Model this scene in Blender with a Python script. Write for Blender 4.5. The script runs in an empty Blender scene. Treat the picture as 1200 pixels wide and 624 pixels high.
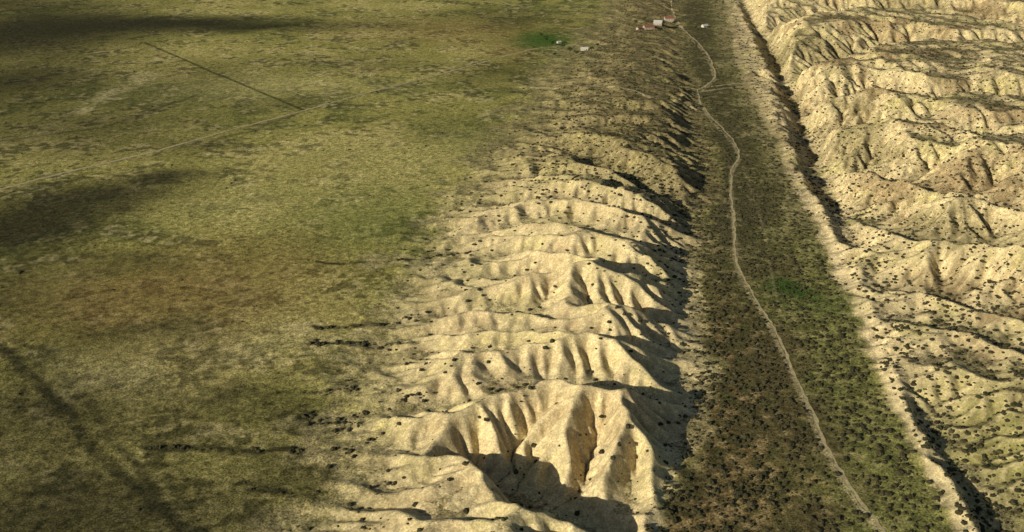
import bpy, math, time
import numpy as np
HC=300.0; CP,SP=0.92253,0.38593
CA,SA=0.99056,0.13705   # fault strike direction (SA,CA)

def G(px,py,z=0.0):
    """image pixel -> world X,Y where its camera ray meets elevation z"""
    zd=175.3+0.92253*py
    yd=1107.04+(312-py)*SP
    t=(HC-z)/zd
    return (px-600)*t, yd*t
def toUV(X,Y): return X*CA-Y*SA, X*SA+Y*CA
def GU(px,py,z=0.0): return toUV(*G(px,py,z))

# ---------------- noise ----------------
TAB=np.random.default_rng(3).random((256,256)).astype(np.float32)*2-1
def vn(x,y,seed=0):
    x=x+seed*17.31; y=y+seed*9.77
    xi=np.floor(x); yi=np.floor(y)
    fx=(x-xi).astype(np.float32); fy=(y-yi).astype(np.float32)
    fx=fx*fx*fx*(fx*(fx*6-15)+10); fy=fy*fy*fy*(fy*(fy*6-15)+10)
    a=xi.astype(np.int64)&255; b=yi.astype(np.int64)&255
    a1=(a+1)&255; b1=(b+1)&255
    return (TAB[a,b]*(1-fx)+TAB[a1,b]*fx)*(1-fy)+(TAB[a,b1]*(1-fx)+TAB[a1,b1]*fx)*fy
def fbm(x,y,scale,octs=4,seed=0,gain=0.5):
    r=0;a=1.0;s=1.0/scale;n=0
    for o in range(octs):
        c,sn=math.cos(o*0.9+0.3),math.sin(o*0.9+0.3)
        r=r+a*vn((x*c-y*sn)*s,(x*sn+y*c)*s,seed+o*3); n+=a; a*=gain; s*=2.03
    return r/n
def sst(a,b,x):
    t=np.clip((x-a)/(b-a),0,1); return t*t*(3-2*t)
def distpoly(U,V,pts):
    best=np.full(U.shape,1e9,np.float32); zb=np.zeros(U.shape,np.float32); sb=np.zeros(U.shape,np.float32)
    for (a,b) in zip(pts[:-1],pts[1:]):
        du,dv=b[0]-a[0],b[1]-a[1]; L2=du*du+dv*dv+1e-9
        t=np.clip(((U-a[0])*du+(V-a[1])*dv)/L2,0,1)
        qu=U-(a[0]+t*du); qv=V-(a[1]+t*dv)
        d=np.sqrt(qu*qu+qv*qv)
        m=d<best
        best=np.where(m,d,best)
        if len(a)>2: zb=np.where(m,a[2]+t*(b[2]-a[2]),zb)
        sb=np.where(m,np.sign(du*(V-a[1])-dv*(U-a[0])),sb)
    return best,zb,sb

# ---------------- control lines ----------------
def line_u(pts,z=0):
    q=sorted([GU(a,b,z)[::-1] for a,b in pts]); return np.array([c[0] for c in q]),np.array([c[1] for c in q])
LE=line_u([(280,720),(310,640),(350,600),(385,520),(410,430),(445,350),(485,270),(530,215),(575,160),(610,105),(645,70),(700,20)])
RE=line_u([(700,760),(780,640),(808,540),(828,440),(828,370),(828,300),(832,250),(842,200),(835,150),(822,110),(810,70),(800,20)])
SC=line_u([(1180,760),(1160,660),(1143,610),(1108,540),(1062,460),(1035,400),(1002,320),(968,250),(945,205),(915,150),(890,105),(872,60),(862,20),(850,-40)])
def uL(V): return np.interp(V,*LE)
def uR(V): return np.interp(V,*RE)+vn(V/28.0,V*0+3.3,5)*4
def uS(V): return np.interp(V,*SC)+vn(V/24.0,V*0+7.7,9)*3.2+vn(V/9.0,V*0+1.7,4)*1.2

# gullies: (image x, image y, channel elevation), far-side slope, near-side slope, wander
GUL=[
 ([(300,588,-.6),(400,586,.5),(470,588,2.5),(520,598,6)],.42,1.0,1),
 ([(350,556,-.5),(430,556,1.5),(490,562,5)],.42,1.0,1),
 ([(340,528,-.6),(430,524,.8),(480,518,3.5),(510,518,8)],.44,1.1,1),
 ([(500,526,9),(525,528,5),(552,540,-1),(575,566,-8),(620,598,-10),(700,640,-10)],.60,3.0,.3),
 ([(340,490,-.6),(430,489,.8),(480,474,2.5),(560,455,6),(630,447,10)],.44,1.2,1),
 ([(640,449,8),(680,464,3),(740,470,-1),(815,482,-4)],.62,1.6,.6),
 ([(365,403,-.6),(440,402,.3),(520,394,3),(600,388,5.5),(680,390,9)],.47,1.2,1),
 ([(375,381,-.5),(450,377,.3),(500,363,2.5),(560,357,5),(640,360,8),(690,366,11)],.47,1.3,1),
 ([(420,430,-.3),(480,425,1.5),(540,418,4.5),(590,415,8)],.47,1.1,1),
 ([(430,335,-.3),(500,329,1.8),(570,324,5),(640,324,9)],.47,1.2,1),
 ([(360,307,-.6),(470,304,.2),(530,299,2),(600,295,4.5),(680,303,7),(725,312,9)],.50,1.4,1),
 ([(720,312,9),(775,330,2),(830,345,-4)],.55,1.4,.7),
 ([(690,395,10),(740,405,5),(780,420,-1),(820,430,-4)],.6,1.3,.7),
 ([(690,355,12),(740,362,7),(790,375,0),(828,380,-4)],.6,1.3,.7),
 ([(500,272,-.2),(560,268,2.5),(620,265,5),(700,270,8)],.50,1.3,1),
 ([(700,272,8),(740,287,4),(790,300,-1),(830,305,-4)],.5,1.2,.7),
 ([(525,243,-.2),(580,238,2.5),(650,236,5.5),(700,242,8)],.50,1.2,1),
 ([(700,243,7),(760,262,2),(830,275,-4)],.5,1.1,.7),
 ([(545,213,-.2),(600,207,2.5),(660,204,5),(700,210,7),(730,222,5)],.50,1.2,1),
 ([(570,188,-.2),(630,184,2.5),(690,186,5)],.45,1.0,1),
 ([(590,165,-.2),(640,172,2.5),(690,192,3),(750,222,-2),(835,250,-4)],.48,1.1,.7),
 ([(600,150,-.2),(680,152,3),(740,153,5)],.42,.9,1),
 ([(610,125,-.2),(690,130,3),(750,132,4)],.4,.8,1),
 ([(768,360,8),(778,390,1),(790,430,-3),(815,455,-4.5)],.7,2.2,.4),
 ([(690,505,9),(676,540,3),(655,585,-4)],.75,.85,.6),
 ([(745,520,7),(735,560,1),(725,605,-6)],.7,.8,.6),
 ([(620,475,13),(600,505,8),(585,535,2)],.75,.9,.6),
 # right hand hills
 ([(868,0,-8),(885,30,-11),(905,65,-15),(925,110,-17),(942,155,-18),(962,205,-17),(985,250,-11),(1003,290,-6)],3.2,.9,.25),
 ([(895,40,-8),(960,28,-4),(1050,28,-2),(1140,34,1),(1230,48,4)],.36,.5,1),
 ([(922,95,-12),(980,75,-4),(1060,62,2),(1130,66,5),(1230,60,8)],.42,.65,1),
 ([(938,135,-13),(1000,122,-4),(1080,128,1),(1150,124,4),(1230,128,8)],.42,.7,1),
 ([(948,165,-13),(1010,162,-4),(1100,165,2),(1230,172,8)],.44,.75,1),
 ([(962,205,-13),(1040,212,-4),(1100,228,0),(1160,250,3),(1240,268,6)],.44,.8,1),
 ([(985,250,-9),(1020,268,-4),(1080,288,-1),(1140,292,2),(1230,310,6)],.44,.8,1),
 ([(1020,335,-2),(1080,340,1),(1130,356,3),(1230,392,6)],.42,.8,1),
 ([(1045,372,-1),(1120,388,2),(1230,425,5)],.38,.7,1),
 ([(1075,430,0),(1120,425,2),(1170,440,4),(1240,452,6)],.36,.6,1),
 ([(1054,430,2),(1068,462,-2),(1088,500,-6),(1122,556,-8),(1162,625,-11),(1200,720,-12)],.25,3.2,.12),
 ([(1100,500,-2),(1150,498,0),(1240,512,4)],.28,.5,1),
 ([(1130,560,-4),(1170,558,-1),(1240,566,3)],.28,.5,1),
]
def base_height(U,V):
    X=U*CA+V*SA; Y=-U*SA+V*CA
    l,r,s=uL(V),uR(V),uS(V)
    wob=fbm(U,V,60,3,5)*11
    z=fbm(X,Y,260,3,1)*2.0*sst(0,120,l-U)
    t=(U+wob-l)/np.maximum(r-l,10)
    Hr=np.interp(V,[300,430,520,640,760,900,1050,1250,1500,1700],[19,23,25,25,23,20,17,13,8,3])
    Hr=Hr*(1+.28*fbm(U,V,55,3,15))
    up=np.clip(t/0.58,0,1)
    prof=np.where(t<0.58, 0.55*up+0.45*up*up*(3-2*up), 1-.28*sst(.6,.88,t))
    z=z+Hr*prof*(t>0)
    dr=sst(0.80,1.0,t)
    floor=-4.5+fbm(X,Y,90,2,8)*0.8
    z=z*(1-dr)+floor*dr
    w=U+fbm(U,V,45,3,6)*5-s
    He=np.interp(V,[300,420,520,620,750,1000,1400,2300],[8,10,16,25,32,32,32,42])
    sc=np.interp(V,[300,520,620,800,1000,1300,1500],[7,7,9,8,6,5,2])
    zr=floor+sc*sst(-18,-1,w)+ (He+4.5-sc)*sst(4,100,w)
    zr=zr+fbm(U,V,70,4,12)*9*sst(15,90,w)
    z=np.where(w>-20,zr*sst(-20,-10,w)+z*(1-sst(-20,-10,w)),z)
    wa=sst(-40,10,U-l)*12+3
    nu=fbm(U,V,62,3,21)*wa+fbm(U,V,17,2,24)*2.8; nv_=fbm(U,V,62,3,22)*wa+fbm(U,V,17,2,25)*2.8
    sv=1+.45*fbm(U,V,40,3,27)
    for pts,sf,sn,wa_ in GUL:
        q=[(*GU(a,b,c),c) for a,b,c in pts]
        uu=[p[0] for p in q]; vv=[p[1] for p in q]
        m=(U>min(uu)-90)&(U<max(uu)+90)&(V>min(vv)-90)&(V<max(vv)+90)
        if not m.any(): continue
        d,zz,sd=distpoly(U[m]+nu[m]*wa_,V[m]+nv_[m]*wa_,q)
        c=zz+d*np.where(sd>0,sf,sn)*sv[m]
        zz0=z[m]; k=1.4
        hh=np.clip(0.5+0.5*(c-zz0)/k,0,1)
        z[m]=c*(1-hh)+zz0*hh-k*hh*(1-hh)
    return z

def kmask(U,V):
    l,r,s=uL(V),uR(V),uS(V)
    a=sst(-30,15,U-l)*(1-sst(-12,12,U-r))
    b=sst(-22,-8,U-s)
    return np.clip(np.maximum(a,b)+0.015,0,1).astype(np.float32)

NB=[(-1,0,1),(1,0,1),(0,-1,1),(0,1,1),(-1,-1,1.4142),(-1,1,1.4142),(1,-1,1.4142),(1,1,1.4142)]
def erode(h,W,dx,steps,K,D,km):
    n,m=h.shape; h=h.astype(np.float32); rain=np.float32(dx*dx)
    if W is None: W=np.full(h.shape,rain,np.float32)
    for it in range(steps):
        hp=np.pad(h,1,mode='edge'); tot=np.full(h.shape,1e-16,np.float32); best=np.zeros(h.shape,np.float32); ws=[]
        for di,dj,ds in NB:
            s=np.maximum(h-hp[1+di:1+di+n,1+dj:1+dj+m],0)*np.float32(1/(ds*dx))
            np.maximum(best,s,out=best); s*=s; s*=s; ws.append(s); tot+=s
        f=W/tot; Wn=np.zeros((n+2,m+2),np.float32)
        for (di,dj,ds),w in zip(NB,ws):
            w*=f; Wn[1+di:1+di+n,1+dj:1+dj+m]+=w
        W=Wn[1:-1,1:-1]+rain
        e=np.minimum(K*km*np.sqrt(np.minimum(W,4000))*best,0.3*best*dx)
        lap=hp[:-2,1:-1]+hp[2:,1:-1]+hp[1:-1,:-2]+hp[1:-1,2:]-4*h
        h=h-e+D*lap
    return h,W

def bspline(A,fi,fj):
    i=np.floor(fi).astype(np.int32); j=np.floor(fj).astype(np.int32)
    a=(fi-i).astype(np.float32); b=(fj-j).astype(np.float32)
    def wts(t): return [(1-t)**3/6,(3*t**3-6*t*t+4)/6,(-3*t**3+3*t*t+3*t+1)/6,t**3/6]
    wa,wb=wts(a),wts(b); n,m=A.shape; r=0
    for p in range(4):
        ii=np.clip(i+p-1,0,n-1)
        for q in range(4):
            r=r+A[ii,np.clip(j+q-1,0,m-1)]*(wa[p]*wb[q])
    return r

U0,U1,V0,V1,DX=-300,790,330,2360,2.0
ug=np.arange(U0,U1,DX); vg=np.arange(V0,V1,DX)
UU,VV=np.meshgrid(ug,vg)
hc=base_height(UU,VV)
km=kmask(UU,VV)
hc=hc+(fbm(UU,VV,26,2,33)*2.6+fbm(UU,VV,11,3,31)*2.1)*km
hc,Wc=erode(hc,None,DX,230,0.0070,0.0036,km)
u0,u1,v0,v1,dx=-240,400,350,1080,1.0
uf=np.arange(u0,u1,dx); vf=np.arange(v0,v1,dx)
UF,VF=np.meshgrid(uf,vf)
fi,fj=(VF-V0)/DX,(UF-U0)/DX
hf=bspline(hc,fi,fj); Wf=bspline(Wc,fi,fj).astype(np.float32)
kf=kmask(UF,VF)
hf=hf+fbm(UF,VF,5,3,41)*0.8*kf
hf,Wf=erode(hf,Wf*0.7,dx,130,0.0070,0.011,kf)
bu=np.minimum(UF-u0,u1-1-UF); bv=np.minimum(VF-v0,v1-1-VF)
blend=sst(2,25,np.minimum(bu,bv)).astype(np.float32)
def lapm(h,d):
    hp=np.pad(h,1,mode='edge'); return (hp[:-2,1:-1]+hp[2:,1:-1]+hp[1:-1,:-2]+hp[1:-1,2:]-4*h)/(d*d)

def sampleg(X,Y,Ac,Af):
    U,V=toUV(X,Y)
    r=bspline(Ac,(V-V0)/DX,(U-U0)/DX)
    m=(U>u0+1)&(U<u1-2)&(V>v0+1)&(V<v1-2)
    a,b=(V[m]-v0)/dx,(U[m]-u0)/dx
    bl=bspline(blend,a,b)
    r[m]=r[m]*(1-bl)+bspline(Af,a,b)*bl
    return r
def height(X,Y):
    X=np.atleast_1d(np.asarray(X,np.float64)); Y=np.atleast_1d(np.asarray(Y,np.float64))
    z=sampleg(X,Y,hc,hf)
    U,V=toUV(X,Y); k=kmask(U,V)
    z=z+fbm(X,Y,3.2,3,51)*(0.14+0.14*k)
    return z

# ---------------- terrain mesh ----------------
s_f=np.arange(-0.67,0.6701,0.00122)
s_o=0.67+np.cumsum(0.003*1.16**np.arange(38)); 
S=np.concatenate([-s_o[::-1],s_f,s_o])
yf=[335.0]
while yf[-1]<2500: yf.append(yf[-1]*1.00165)
y_far=yf[-1]+np.cumsum(6*1.13**np.arange(52))
y_near=335-np.cumsum(1.5*1.18**np.arange(34))[::-1]
Yr=np.concatenate([y_near,np.array(yf),y_far])
wy=np.maximum(Yr,335)
XX=S[None,:]*wy[:,None]; YY=np.repeat(Yr[:,None],len(S),1)
X=XX.ravel(); Y=YY.ravel()
Z=height(X,Y)
U,V=toUV(X,Y)
cur=sampleg(X,Y,lapm(hc,DX),lapm(hf,dx))
zc=Z.reshape(XX.shape)
gy=np.gradient(zc,axis=0)/np.gradient(YY,axis=0)
gx=np.gradient(zc,axis=1)/np.gradient(XX,axis=1)
slope=np.sqrt(gx*gx+gy*gy).ravel()
wet=sampleg(X,Y,np.log(Wc+1),np.log(Wf+1))

# ---------------- ground cover ----------------
wX=X+fbm(X,Y,55,4,61)*18; wY=Y+fbm(X,Y,55,4,62)*30
def blob(px,py,rx,ry,p=1.0):
    cx,cy=G(px,py); t=HC/(175.3+0.92253*py)
    RX=rx*t; RY=abs(G(0,py-ry)[1]-G(0,py+ry)[1])/2
    q=((wX-cx)/RX)**2+((wY-cy)/RY)**2
    return np.exp(-q**p*0.9)
def stroke(pts,w,soft=None,warp=0.0):
    soft=soft or w
    q=[G(a,b) for a,b in pts]
    x0=min(p[0] for p in q)-w-soft-5;x1=max(p[0] for p in q)+w+soft+5
    y0=min(p[1] for p in q)-w-soft-5;y1=max(p[1] for p in q)+w+soft+5
    out=np.zeros(X.shape); A=X+(wX-X)*warp; B=Y+(wY-Y)*warp
    m=(A>x0)&(A<x1)&(B>y0)&(B<y1)
    d,_,_=distpoly(A[m],B[m],q)
    out[m]=1-sst(w,w+soft,d); return out
C=np.zeros((len(X),3),np.float32)
def mix(col,mask):
    global C
    m=np.clip(mask,0,1)[:,None]; C=C*(1-m)+np.array(col)[None,:]*m
n1=fbm(X,Y,130,4,71); n2=fbm(X,Y,28,4,72); n3=fbm(X,Y,7,4,73); n4=fbm(X,Y,2.2,3,74)
l,r,s=uL(V),uR(V),uS(V)
C[:]=(0.330,0.298,0.085)
mix((0.46,0.395,0.130),sst(-.1,.45,n1+0.5*n2))
mix((0.15,0.160,0.040),0.85*sst(0.0,.40,-n1+0.5*n2))
mix((0.54,0.45,0.21),0.65*sst(.1,.5,n3*0.6+n2*0.6))
mix((0.10,0.095,0.032),0.75*sst(.10,.40,-n3*0.7+n2*0.6))
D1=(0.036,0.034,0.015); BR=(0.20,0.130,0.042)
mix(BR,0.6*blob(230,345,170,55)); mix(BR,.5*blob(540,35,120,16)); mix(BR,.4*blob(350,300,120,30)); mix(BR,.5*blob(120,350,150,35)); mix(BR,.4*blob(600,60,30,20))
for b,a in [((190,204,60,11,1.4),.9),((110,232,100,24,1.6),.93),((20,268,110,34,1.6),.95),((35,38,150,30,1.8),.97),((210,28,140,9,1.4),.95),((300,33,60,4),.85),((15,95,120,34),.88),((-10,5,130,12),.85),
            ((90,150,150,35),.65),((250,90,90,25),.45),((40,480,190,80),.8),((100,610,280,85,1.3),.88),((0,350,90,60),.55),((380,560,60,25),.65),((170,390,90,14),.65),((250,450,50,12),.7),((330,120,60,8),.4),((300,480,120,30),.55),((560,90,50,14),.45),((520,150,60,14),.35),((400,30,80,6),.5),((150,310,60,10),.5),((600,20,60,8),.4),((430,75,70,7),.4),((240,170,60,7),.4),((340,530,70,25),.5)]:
    mix(D1,a*blob(*b))  # dark patches on the plain; top-left ones paint cloud shadow into the ground colour
mix((0.155,0.185,0.040),.7*blob(430,250,90,45)); mix((0.16,0.185,0.04),.5*blob(500,320,60,60)); mix((0.17,0.19,0.045),.5*blob(560,160,60,30))
mix((0.53,0.455,0.165),.5*blob(470,185,150,28)); mix((0.53,0.455,0.165),.45*blob(300,240,90,30)); mix((0.50,0.435,0.165),.5*blob(320,100,120,14)); mix((.47,.40,.19),.35*blob(130,430,70,20)); mix((.5,.43,.2),.4*blob(330,400,70,20))
mix((0.42,0.36,0.17),.6*stroke([(172,86),(100,128)],7,22,.9)*sst(-.5,.3,n2+n3))
mix((0.055,0.12,0.018),.95*blob(636,47,34,8,1.4)); mix((0.06,0.11,0.018),.9*blob(675,68,34,8,1.3))
mix(D1,.75*stroke([(170,50),(260,88),(355,128)],1.2,2.5,.06)); mix(D1,.5*stroke([(355,128),(300,150),(250,165)],1.2,5,.5))
mix(D1,.5*stroke([(0,165),(120,150),(230,110)],1,4,.2))
mix(D1,.85*stroke([(-30,385),(0,412),(60,470),(140,550),(240,630),(300,690)],1.0,5,.35)*sst(-.8,0,n2+n3))
mix(D1,.5*stroke([(100,470),(170,545),(200,600)],1.0,4,.4))
TAILS=[[(355,308),(410,306),(470,303),(540,298)],[(360,405),(440,402),(510,394)],[(370,381),(450,377),(500,366)],[(345,489),(430,489),(480,476)],[(350,503),(430,498)],[(190,518),(240,523),(300,526),(400,527),(480,520)],[(290,580),(380,583),(440,586)],[(280,566),(330,575)],[(270,460),(360,459),(430,458)]]
for tl in TAILS:
    mix(D1,.95*stroke(tl,1.0,3.8,.75)*sst(-.55,.15,n3+n2+n4*.5))
mix((0.50,0.42,0.21),.5*stroke([(615,120),(560,220),(520,290),(480,370),(450,430)],.7,1.2))
# eroded ground
edge=fbm(X,Y,40,4,81)*30+fbm(X,Y,9,3,82)*14
ridge=sst(-18,38,U-l+edge)*(1-sst(-10,6,U-r+edge*.4))
right=sst(-20,-10,U-s+edge*.35)
SB=np.array((0.70,0.562,0.300)); SD=np.array((0.42,0.32,0.16))
tt_=(U-l)/np.maximum(r-l,8)
top=sst(820,1080,V+n1*90+120*sst(.3,.9,tt_))
sandm=ridge*(1-.55*top)
mix(SB*0.96,sandm*(0.95-.35*sst(.2,-.5,n2)))
mix(SD,sandm*.75*sst(-.05,.45,n2*.7+n3*.5))
mix((0.24,0.20,0.080),ridge*.85*sst(.22,.06,slope+n3*.05)*sst(.1,.5,top+.35+n2*.4))
mix((0.25,0.225,0.082),ridge*.85*sst(75,5,U-l+n1*25)*sst(-.45,.35,n2+n3*.6))
mix((0.17,0.135,0.060),ridge*.75*top*sst(.25,.6,tt_)*sst(-.6,.2,n2+.2))
mix((0.20,0.16,0.070),ridge*.5*top)
low=sst(620,500,V)
mix(SB*0.88,right*(1-.60*low)*(0.92-.4*sst(0,-.5,n2)))
mix(SD,right*.55*sst(0.0,.5,n2*.7+n3*.5))
mix((0.24,0.22,0.075),right*low*.85*sst(16,36,U-s))
mix((0.24,0.165,0.075),right*.7*sst(.05,.45,n1*.7+n2*.6)*sst(20,60,U-s))
mix((0.15,0.13,0.055),right*.7*sst(.30,.08,slope)*sst(10,30,U-s))
mix((0.20,0.17,0.070),right*.65*sst(.05,.4,-n1+n2*.5)*sst(20,60,U-s))
mix((0.22,0.175,0.085),.75*right*sst(6,-4,U-s)*sst(850,1050,V)*sst(-.5,.3,n2+n3))
mix((0.10,0.115,0.035),.75*stroke([(985,28),(1080,30),(1200,42)],10,14,.4))
mix(SB,.8*right*sst(-18,-8,U-s+edge*.2)*sst(6,0,U-s+edge*.2)*sst(1000,800,V))
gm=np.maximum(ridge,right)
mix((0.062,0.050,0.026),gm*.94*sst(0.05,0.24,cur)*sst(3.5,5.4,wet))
mix(SB*1.10,gm*.4*sst(0.02,.35,-cur)*sst(.2,.45,slope)*(1-.6*top))
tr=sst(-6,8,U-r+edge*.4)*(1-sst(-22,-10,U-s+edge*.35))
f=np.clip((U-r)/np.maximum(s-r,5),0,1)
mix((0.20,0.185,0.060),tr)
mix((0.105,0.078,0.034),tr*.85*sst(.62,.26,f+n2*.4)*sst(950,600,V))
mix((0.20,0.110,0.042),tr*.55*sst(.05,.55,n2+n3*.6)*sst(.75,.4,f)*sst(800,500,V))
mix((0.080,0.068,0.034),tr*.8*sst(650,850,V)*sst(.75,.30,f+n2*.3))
mix((0.25,0.245,0.072),tr*.7*sst(.45,.75,f+n2*.3)*sst(1000,700,V))
mix((0.36,0.29,0.145),tr*.6*sst(.5,.75,f+n2*.3)*sst(750,900,V))
mix((0.36,0.29,0.13),tr*.4*sst(.1,.5,n3+n2*.4))
mix((0.08,0.085,0.030),tr*.6*sst(.05,.45,-n3+n2*.4))
mix((0.028,0.075,0.012),.98*blob(928,333,28,14,1.8)); mix((0.09,0.13,0.03),.55*blob(950,350,60,22))
TRK=[(([(1075,670),(1040,624),(1010,590),(990,560),(968,520),(950,480),(932,440),(915,400),(897,366),(880,340),(868,318),(862,300),(861,275),(860,250),(857,225),(857,200),(866,182),(860,165),(848,152),(832,135),(820,118),(818,105)]),1.1),
     ([(818,105),(850,100),(880,98),(900,105),(915,112)],1.6),
     ([(-60,238),(0,222),(90,199),(180,178),(270,152),(360,128),(440,106),(510,88),(570,72),(625,58),(680,52)],2.0),
     ([(630,102),(665,103),(700,108),(735,116),(768,126),(798,128),(822,130)],1.8),
     ([(790,-30),(787,0),(790,18),(803,36),(820,52),(832,70),(838,90),(822,104)],1.6)]
for p,w in TRK: mix((0.50,0.41,0.22),.5*stroke(p,w*.6,2.2,.05))
mix((0.38,0.31,0.16),.3*stroke([(870,190),(885,230),(896,265),(902,300),(912,350)],.5,1.2,.05))
C*= (1+0.22*n4[:,None]+0.20*n3[:,None])
C=np.clip(C,0.01,.85)
veg=np.clip(1-.75*gm*(1-.5*top)*sst(.1,.3,slope),0.15,1)

def mesh_np(name,co,faces,mat,col=None,smooth=True,extra=None,k=4):
    me=bpy.data.meshes.new(name)
    me.vertices.add(len(co)); me.vertices.foreach_set('co',co.astype(np.float32).ravel())
    nf=len(faces); me.loops.add(nf*k); me.polygons.add(nf)
    me.loops.foreach_set('vertex_index',faces.astype(np.int32).ravel())
    me.polygons.foreach_set('loop_start',np.arange(0,nf*k,k,dtype=np.int32))
    me.polygons.foreach_set('loop_total',np.full(nf,k,np.int32))
    me.polygons.foreach_set('use_smooth',np.full(nf,smooth))
    me.update(calc_edges=True)
    if col is not None:
        a=me.color_attributes.new('Col','FLOAT_COLOR','POINT')
        a.data.foreach_set('color',np.concatenate([col,np.ones((len(col),1))],1).astype(np.float32).ravel())
    if extra is not None:
        a=me.attributes.new('veg','FLOAT','POINT'); a.data.foreach_set('value',extra.astype(np.float32))
    ob=bpy.data.objects.new(name,me); bpy.context.scene.collection.objects.link(ob)
    me.materials.append(mat); return ob

def newmat(name):
    m=bpy.data.materials.new(name); m.use_nodes=True; nt=m.node_tree; b=nt.nodes['Principled BSDF']
    b.inputs['Roughness'].default_value=.95; b.inputs['Specular IOR Level'].default_value=.05
    return m,nt,b
def simple(name,col,var=.25,scale=2.0,bump=.1,rough=.9):
    m,nt,b=newmat(name); N=nt.nodes; L=nt.links
    tc=N.new('ShaderNodeTexCoord'); n=N.new('ShaderNodeTexNoise'); n.inputs['Scale'].default_value=scale; n.inputs['Detail'].default_value=5
    L.new(tc.outputs['Object'],n.inputs['Vector'])
    r=N.new('ShaderNodeMapRange'); r.inputs['From Min'].default_value=.3; r.inputs['From Max'].default_value=.7; r.inputs['To Min'].default_value=1-var; r.inputs['To Max'].default_value=1+var
    L.new(n.outputs['Fac'],r.inputs['Value'])
    v=N.new('ShaderNodeVectorMath'); v.operation='SCALE'; v.inputs[0].default_value=col; L.new(r.outputs[0],v.inputs['Scale'])
    L.new(v.outputs[0],b.inputs['Base Color']); b.inputs['Roughness'].default_value=rough
    bp=N.new('ShaderNodeBump'); bp.inputs['Strength'].default_value=bump; L.new(n.outputs['Fac'],bp.inputs['Height']); L.new(bp.outputs[0],b.inputs['Normal'])
    return m
mg,nt,bs=newmat('ground_cover'); N=nt.nodes; L=nt.links
at=N.new('ShaderNodeAttribute'); at.attribute_name='Col'
av=N.new('ShaderNodeAttribute'); av.attribute_name='veg'
tc=N.new('ShaderNodeTexCoord')
def noise(scale,det,rough=.6):
    n=N.new('ShaderNodeTexNoise'); n.inputs['Scale'].default_value=scale; n.inputs['Detail'].default_value=det; n.inputs['Roughness'].default_value=rough
    L.new(tc.outputs['Object'],n.inputs['Vector']); return n
def mr(src,a,b,c,d):
    r=N.new('ShaderNodeMapRange'); r.inputs['From Min'].default_value=a; r.inputs['From Max'].default_value=b; r.inputs['To Min'].default_value=c; r.inputs['To Max'].default_value=d
    L.new(src,r.inputs['Value']); return r.outputs[0]
def math_(op,a,b):
    m=N.new('ShaderNodeMath'); m.operation=op
    for i,q in enumerate((a,b)):
        if isinstance(q,(int,float)): m.inputs[i].default_value=q
        else: L.new(q,m.inputs[i])
    return m.outputs[0]
nf=noise(0.95,5,.7); nm=noise(0.22,4,.7)
sp=mr(nf.outputs['Fac'],.36,.64,.25,1.7); sm=mr(nm.outputs['Fac'],.34,.66,.52,1.48)
tex=math_('MULTIPLY',sp,sm)
k=mr(av.outputs['Fac'],0,1,.25,1.0)
tt=math_('ADD',math_('MULTIPLY',math_('SUBTRACT',tex,1.0),k),1.0)
vm=N.new('ShaderNodeVectorMath'); vm.operation='SCALE'; L.new(at.outputs['Color'],vm.inputs[0]); L.new(tt,vm.inputs['Scale'])
L.new(vm.outputs[0],bs.inputs['Base Color'])
nb=noise(1.2,5,.65)
bp=N.new('ShaderNodeBump'); bp.inputs['Strength'].default_value=.6; bp.inputs['Distance'].default_value=.5
L.new(nb.outputs['Fac'],bp.inputs['Height']); L.new(bp.outputs[0],bs.inputs['Normal'])

nr,nc=XX.shape
ii=np.arange(nr*nc,dtype=np.int32).reshape(nr,nc)
F=np.stack([ii[:-1,:-1],ii[:-1,1:],ii[1:,1:],ii[1:,:-1]],-1).reshape(-1,4)
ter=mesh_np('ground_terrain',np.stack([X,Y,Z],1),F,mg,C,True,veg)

# ---------------- dirt tracks ----------------
mt=simple('bare_dirt',(0.45,0.37,0.195),.3,.6,.3)
for p,w in TRK:
    q=np.array([G(a,b,-4 if a>780 else 0) for a,b in p])
    P=[]
    for i in range(len(q)-1):
        a=q[max(i-1,0)];b=q[i];c=q[i+1];d=q[min(i+2,len(q)-1)]; n=max(2,int(np.linalg.norm(c-b)/2.0))
        for t in np.arange(n)/n:
            P.append(.5*((2*b)+(c-a)*t+(2*a-5*b+4*c-d)*t*t+(3*b-3*c+d-a)*t**3))
    P=np.array(P); P[:,0]+=vn(P[:,0]/15,P[:,1]/15,3)*.9
    Tn=np.gradient(P,axis=0); Tn/=np.linalg.norm(Tn,axis=1)[:,None]; Nn=np.stack([Tn[:,1],-Tn[:,0]],1)
    K=6; rows=[]
    wl=w*(.8+.6*vn(P[:,0]/5,P[:,1]/5,5)); wr=w*(.8+.6*vn(P[:,0]/5,P[:,1]/5,9))
    for k_ in range(K):
        a=k_/(K-1); off=-wl*(1-a)+wr*a; rows.append(P+Nn*off[:,None])
    R=np.stack(rows,1); xs=R[...,0].ravel(); ys=R[...,1].ravel(); zs=height(xs,ys)+.14+.0003*np.maximum(ys-500,0)
    n=len(P); jj=np.arange(n*K).reshape(n,K)
    Fq=np.stack([jj[:-1,:-1],jj[1:,:-1],jj[1:,1:],jj[:-1,1:]],-1).reshape(-1,4)
    mesh_np('dirt_track',np.stack([xs,ys,zs],1),Fq,mt)

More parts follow.
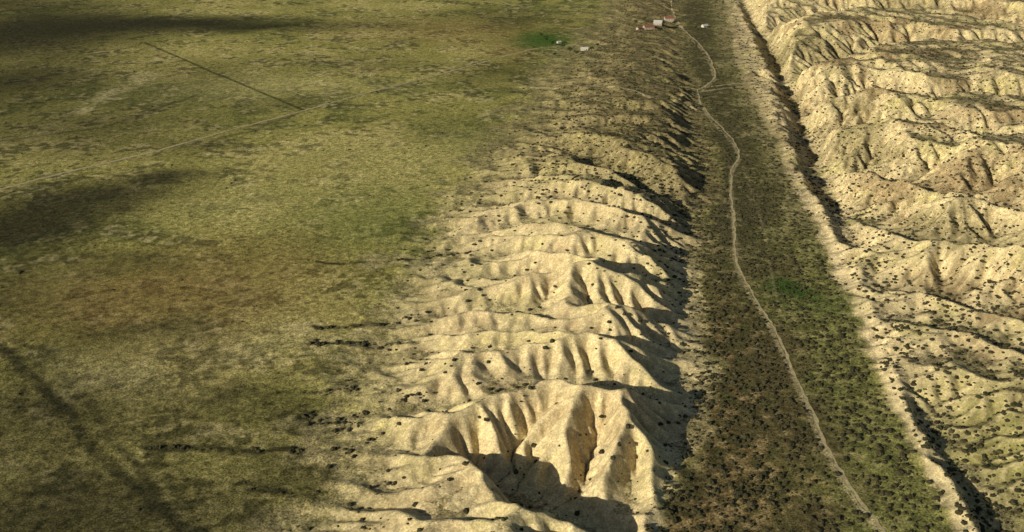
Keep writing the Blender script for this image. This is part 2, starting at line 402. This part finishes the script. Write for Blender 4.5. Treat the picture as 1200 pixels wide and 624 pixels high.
# ---------------- shrubs ----------------
import bmesh
def ico(sub):
    b=bmesh.new(); bmesh.ops.create_icosphere(b,subdivisions=sub,radius=1); b.verts.ensure_lookup_table()
    v=np.array([x.co[:] for x in b.verts]); f=np.array([[q.index for q in x.verts] for x in b.faces]); b.free(); return v,f
def scatter(name,n,dens,smin,smax,mat,cols,vmax=2300,seed=1,urange=None):
    g=np.random.default_rng(seed)
    y=350*np.exp(g.random(n)*math.log(vmax/350)); x=(g.random(n)*2-1)*.66*y
    u,v=toUV(x,y)
    dd=dens(x,y,u,v)
    keep=g.random(n)<np.clip(dd*np.clip(y/700,.35,1.6)**2*.9,0,1)
    x,y=x[keep],y[keep]; z=height(x,y); m=len(x)
    size=smin+(smax-smin)*g.random(m)**2.2
    cos=[];fs=[];cl=[];off=0
    for near in (True,False):
        sel=np.where((y<620) if near else (y>=620))[0]
        bv,bf=ico(2 if near else 1)
        for t in range(8):
            q=sel[t::8]
            if len(q)==0: continue
            tv=bv*(1+.6*(g.random((len(bv),1))-.5)); tv=tv.copy(); tv[:,2]=np.maximum(tv[:,2],-.35)*.75
            an=g.random(len(q))*6.28; c,s_=np.cos(an),np.sin(an); sx=size[q]*(.8+.7*g.random(len(q))); sy=size[q]
            vx=tv[None,:,0]*sx[:,None]; vy=tv[None,:,1]*sy[:,None]
            wx=vx*c[:,None]-vy*s_[:,None]+x[q][:,None]; wy_=vx*s_[:,None]+vy*c[:,None]+y[q][:,None]; wz=tv[None,:,2]*size[q][:,None]+z[q][:,None]+.15*size[q][:,None]
            co=np.stack([wx,wy_,wz],-1).reshape(-1,3)
            ff=(bf[None]+np.arange(len(q))[:,None,None]*len(bv)).reshape(-1,3)+off
            a=g.random(len(q)); col=np.array(cols[0])[None]*(1-a[:,None])+np.array(cols[1])[None]*a[:,None]
            cc=np.repeat(col[:,None],len(bv),1)*(.75+.5*g.random((len(q),len(bv),1)))
            cos.append(co);fs.append(ff);cl.append(cc.reshape(-1,3)); off+=len(co)
    return mesh_np(name,np.concatenate(cos),np.concatenate(fs),mat,np.concatenate(cl),False,None,3)
msb,nt2,b2=newmat('shrub_foliage'); a2=nt2.nodes.new('ShaderNodeAttribute'); a2.attribute_name='Col'; nt2.links.new(a2.outputs['Color'],b2.inputs['Base Color'])
trk=[np.array([G(a,b,-4) for a,b in p]) for p,_ in TRK[:1]]
tls=[[G(a,b) for a,b in t] for t in TAILS]
def dens_shrub(x,y,u,v):
    l,r,s=uL(v),uR(v),uS(v)
    n=fbm(x,y,35,3,91); n_=fbm(x,y,9,2,92)
    tr=sst(-25,5,u-r)*(1-sst(-20,-8,u-s)); 
    f=np.clip((u-r)/np.maximum(s-r,5),0,1)
    d=tr*(.75-.2*f+.5*n)
    tq=(u-l)/np.maximum(r-l,5)
    top=sst(760,950,v)
    ri=(u>l)&(u<r)
    d=np.where(ri,np.maximum(d,.04+.04*sst(0,.4,n)+.7*top*sst(.1,.5,tq)+.5*sst(560,800,v)*sst(.6,.9,tq)),d)
    rt=u>s-5
    d=np.where(rt,.48+.35*n+.30*sst(600,450,v),d)
    d=np.where(u<l,.016*sst(.2,.5,n),d)
    xw=x+(fbm(x,y,55,4,61)*18)*.75; yw=y+(fbm(x,y,55,4,62)*30)*.75
    for t in tls:
        dd,_,_=distpoly(xw,yw,t); d=np.where(dd<1.8+4*n_+4*n,.75,d)
    for t in trk:
        dd,_,_=distpoly(x,y,[tuple(k) for k in t]); d=np.where(dd<3.0,0,d)
    return np.clip(d*(1+.9*n_),0,1)
scatter('sagebrush_shrubs',175000,dens_shrub,.42,1.6,msb,[(0.040,0.040,0.020),(0.070,0.060,0.030)])

# ---------------- farmstead ----------------
M_w=simple('painted_boards',(0.42,0.36,0.28),.15); M_r=simple('rusty_roof',(0.22,0.10,0.06),.3); M_m=simple('metal_roof',(0.45,0.44,0.40),.15)
M_g=simple('window_glass',(0.03,0.035,0.04),.1,rough=.2); M_d=simple('door_wood',(0.12,0.07,0.04)); M_wh=simple('white_paint',(0.6,0.54,0.42),.08)
M_b=simple('tree_bark',(0.10,0.07,0.05)); M_l,nt3,b3=newmat('tree_foliage'); a3=nt3.nodes.new('ShaderNodeAttribute'); a3.attribute_name='Col'; nt3.links.new(a3.outputs['Color'],b3.inputs['Base Color'])
def emp(name,loc,rot=0):
    e=bpy.data.objects.new(name,None); e.location=loc; e.rotation_euler=(0,0,rot); bpy.context.scene.collection.objects.link(e); return e
def part(name,verts,faces,mat,par):
    me=bpy.data.meshes.new(name); me.from_pydata(verts,[],faces); me.materials.append(mat)
    o=bpy.data.objects.new(name,me); bpy.context.scene.collection.objects.link(o); o.parent=par; return o
def boxv(x0,x1,y0,y1,z0,z1):
    return [(x0,y0,z0),(x1,y0,z0),(x1,y1,z0),(x0,y1,z0),(x0,y0,z1),(x1,y0,z1),(x1,y1,z1),(x0,y1,z1)],[(0,3,2,1),(4,5,6,7),(0,1,5,4),(1,2,6,5),(2,3,7,6),(3,0,4,7)]
def house(name,px,py,L_,W_,H_,rot,roofm,wallm=None,wins=3):
    x,y=G(px,py); z=float(height(x,y)[0])-.2; e=emp(name,(x,y,z),rot); a,b=L_/2,W_/2; rr=W_*.32
    part('walls',[(-a,-b,-1.5),(a,-b,-1.5),(a,b,-1.5),(-a,b,-1.5),(-a,-b,H_),(a,-b,H_),(a,b,H_),(-a,b,H_),(-a,0,H_+rr),(a,0,H_+rr)],[(0,1,5,4),(1,2,6,9,5),(2,3,7,6),(3,0,4,8,7)],wallm or M_w,e)
    o=.5; q=rr*o/b; t=.2
    for sg,nm_ in ((-1,'roof_front'),(1,'roof_back')):
        part(nm_,[(-a-o,sg*(b+o),H_-q+.03),(a+o,sg*(b+o),H_-q+.03),(a+o,0,H_+rr+.03),(-a-o,0,H_+rr+.03),(-a-o,sg*(b+o),H_-q+t),(a+o,sg*(b+o),H_-q+t),(a+o,0,H_+rr+t),(-a-o,0,H_+rr+t)],
             [(0,3,2,1),(4,5,6,7),(0,1,5,4),(1,2,6,5),(2,3,7,6),(3,0,4,7)],roofm,e)
    for i in range(wins):
        cx=-a+L_*(i+.7)/(wins+.6)
        part('window_%d'%(i+1),*boxv(cx-.6,cx+.6,-b-.06,-b+.02,1.1,2.2),M_g,e)
    part('door',*boxv(a-2.2,a-1.2,-b-.07,-b+.02,.2,2.2),M_d,e)
house('farm_house',760,35,17,10,3.4,.25,M_r); house('barn',771,31,14,11,4.6,-.3,M_m); house('shed',749,36,9,6,2.6,.6,M_r,wins=1)
house('barn',784,24,16,10,4.2,.1,M_r); house('shed',826,29,10,7,3,.5,M_m,M_wh,1); house('farm_house',685,60,11,6,2.6,-.2,M_m,M_wh); house('shed',655,51,6,4,2.3,.4,M_m,M_wh,1)
def tree(px,py,h,seed):
    g=np.random.default_rng(seed); x,y=G(px,py); z=float(height(x,y)[0]); e=emp('cottonwood_tree',(x,y,z))
    def limb(nm_,p0,p1,r0,r1):
        p0=np.array(p0);p1=np.array(p1);d=p1-p0;d/=np.linalg.norm(d);a=np.cross(d,(0.3,1,.1));a/=np.linalg.norm(a);b=np.cross(d,a);vs=[]
        for p,r_ in((p0,r0),(p1,r1)):
            for k in range(7):
                t=k/7*6.283; vs.append(tuple(p+(a*math.cos(t)+b*math.sin(t))*r_))
        part(nm_,vs,[(k,(k+1)%7,7+(k+1)%7,7+k) for k in range(7)],M_b,e)
    limb('trunk',(0,0,-.3),(0.1,0,h*.5),.35,.22); tips=[]
    for k in range(6):
        an=k*1.05+g.random(); ti=(math.cos(an)*h*.28,math.sin(an)*h*.28,h*(.6+.25*g.random())); tips.append(ti); limb('limb_%d'%k,(0.05,0,h*(.3+.03*k)),ti,.14,.05)
    tips.append((0,0,h*.85)); n=1500; c=np.array(tips)[g.integers(0,len(tips),n)]
    p=c+g.normal(size=(n,3))*h*.10; d1=g.normal(size=(n,3)); d2=g.normal(size=(n,3)); sz=.38
    d1/=np.linalg.norm(d1,axis=1)[:,None]; d2/=np.linalg.norm(d2,axis=1)[:,None]
    co=np.stack([p,p+d1*sz,p+d2*sz],1).reshape(-1,3); cc=np.repeat(np.array([[.045,.075,.02]])*(.5+g.random((n,1))),3,0)
    o=mesh_np('foliage',co,np.arange(3*n).reshape(-1,3),M_l,cc,False,None,3); o.parent=e
for i,(a,b,h) in enumerate([(640,50,8),(647,54,7),(660,57,8),(668,62,9),(676,66,7),(693,63,8),(700,58,6),(745,31,8),(755,28,9),(777,30,8),(790,27,7),(634,44,6),(650,66,6),(815,32,6)]): tree(a,b,h,i)

# ---------------- light and camera ----------------
sc=bpy.context.scene
az=math.atan2(-.78,-.625); el=math.radians(20.5)
w=bpy.data.worlds.new('World'); sc.world=w; w.use_nodes=True; wn=w.node_tree
sk=wn.nodes.new('ShaderNodeTexSky'); sk.sky_type='NISHITA'; sk.sun_disc=False; sk.sun_elevation=el; sk.sun_rotation=az
wn.links.new(sk.outputs[0],wn.nodes['Background'].inputs['Color']); wn.nodes['Background'].inputs['Strength'].default_value=.05
sd=bpy.data.lights.new('sun','SUN'); sd.energy=5; sd.angle=math.radians(.5); sd.color=(1,.93,.78)
so=bpy.data.objects.new('sun',sd); sc.collection.objects.link(so)
from mathutils import Vector
dv=Vector((math.sin(az)*math.cos(el),math.cos(az)*math.cos(el),math.sin(el)))
so.rotation_euler=dv.to_track_quat('Z','Y').to_euler(); so.location=(0,0,500)
cd=bpy.data.cameras.new('camera'); cd.sensor_width=36; cd.lens=36; cd.clip_end=60000; cd.clip_start=1
co=bpy.data.objects.new('camera',cd); co.location=(0,0,HC); co.rotation_euler=(math.radians(90)-math.asin(SP),0,0)
sc.collection.objects.link(co); sc.camera=co
sc.view_settings.view_transform='Standard'; sc.view_settings.look='None'; sc.view_settings.exposure=0
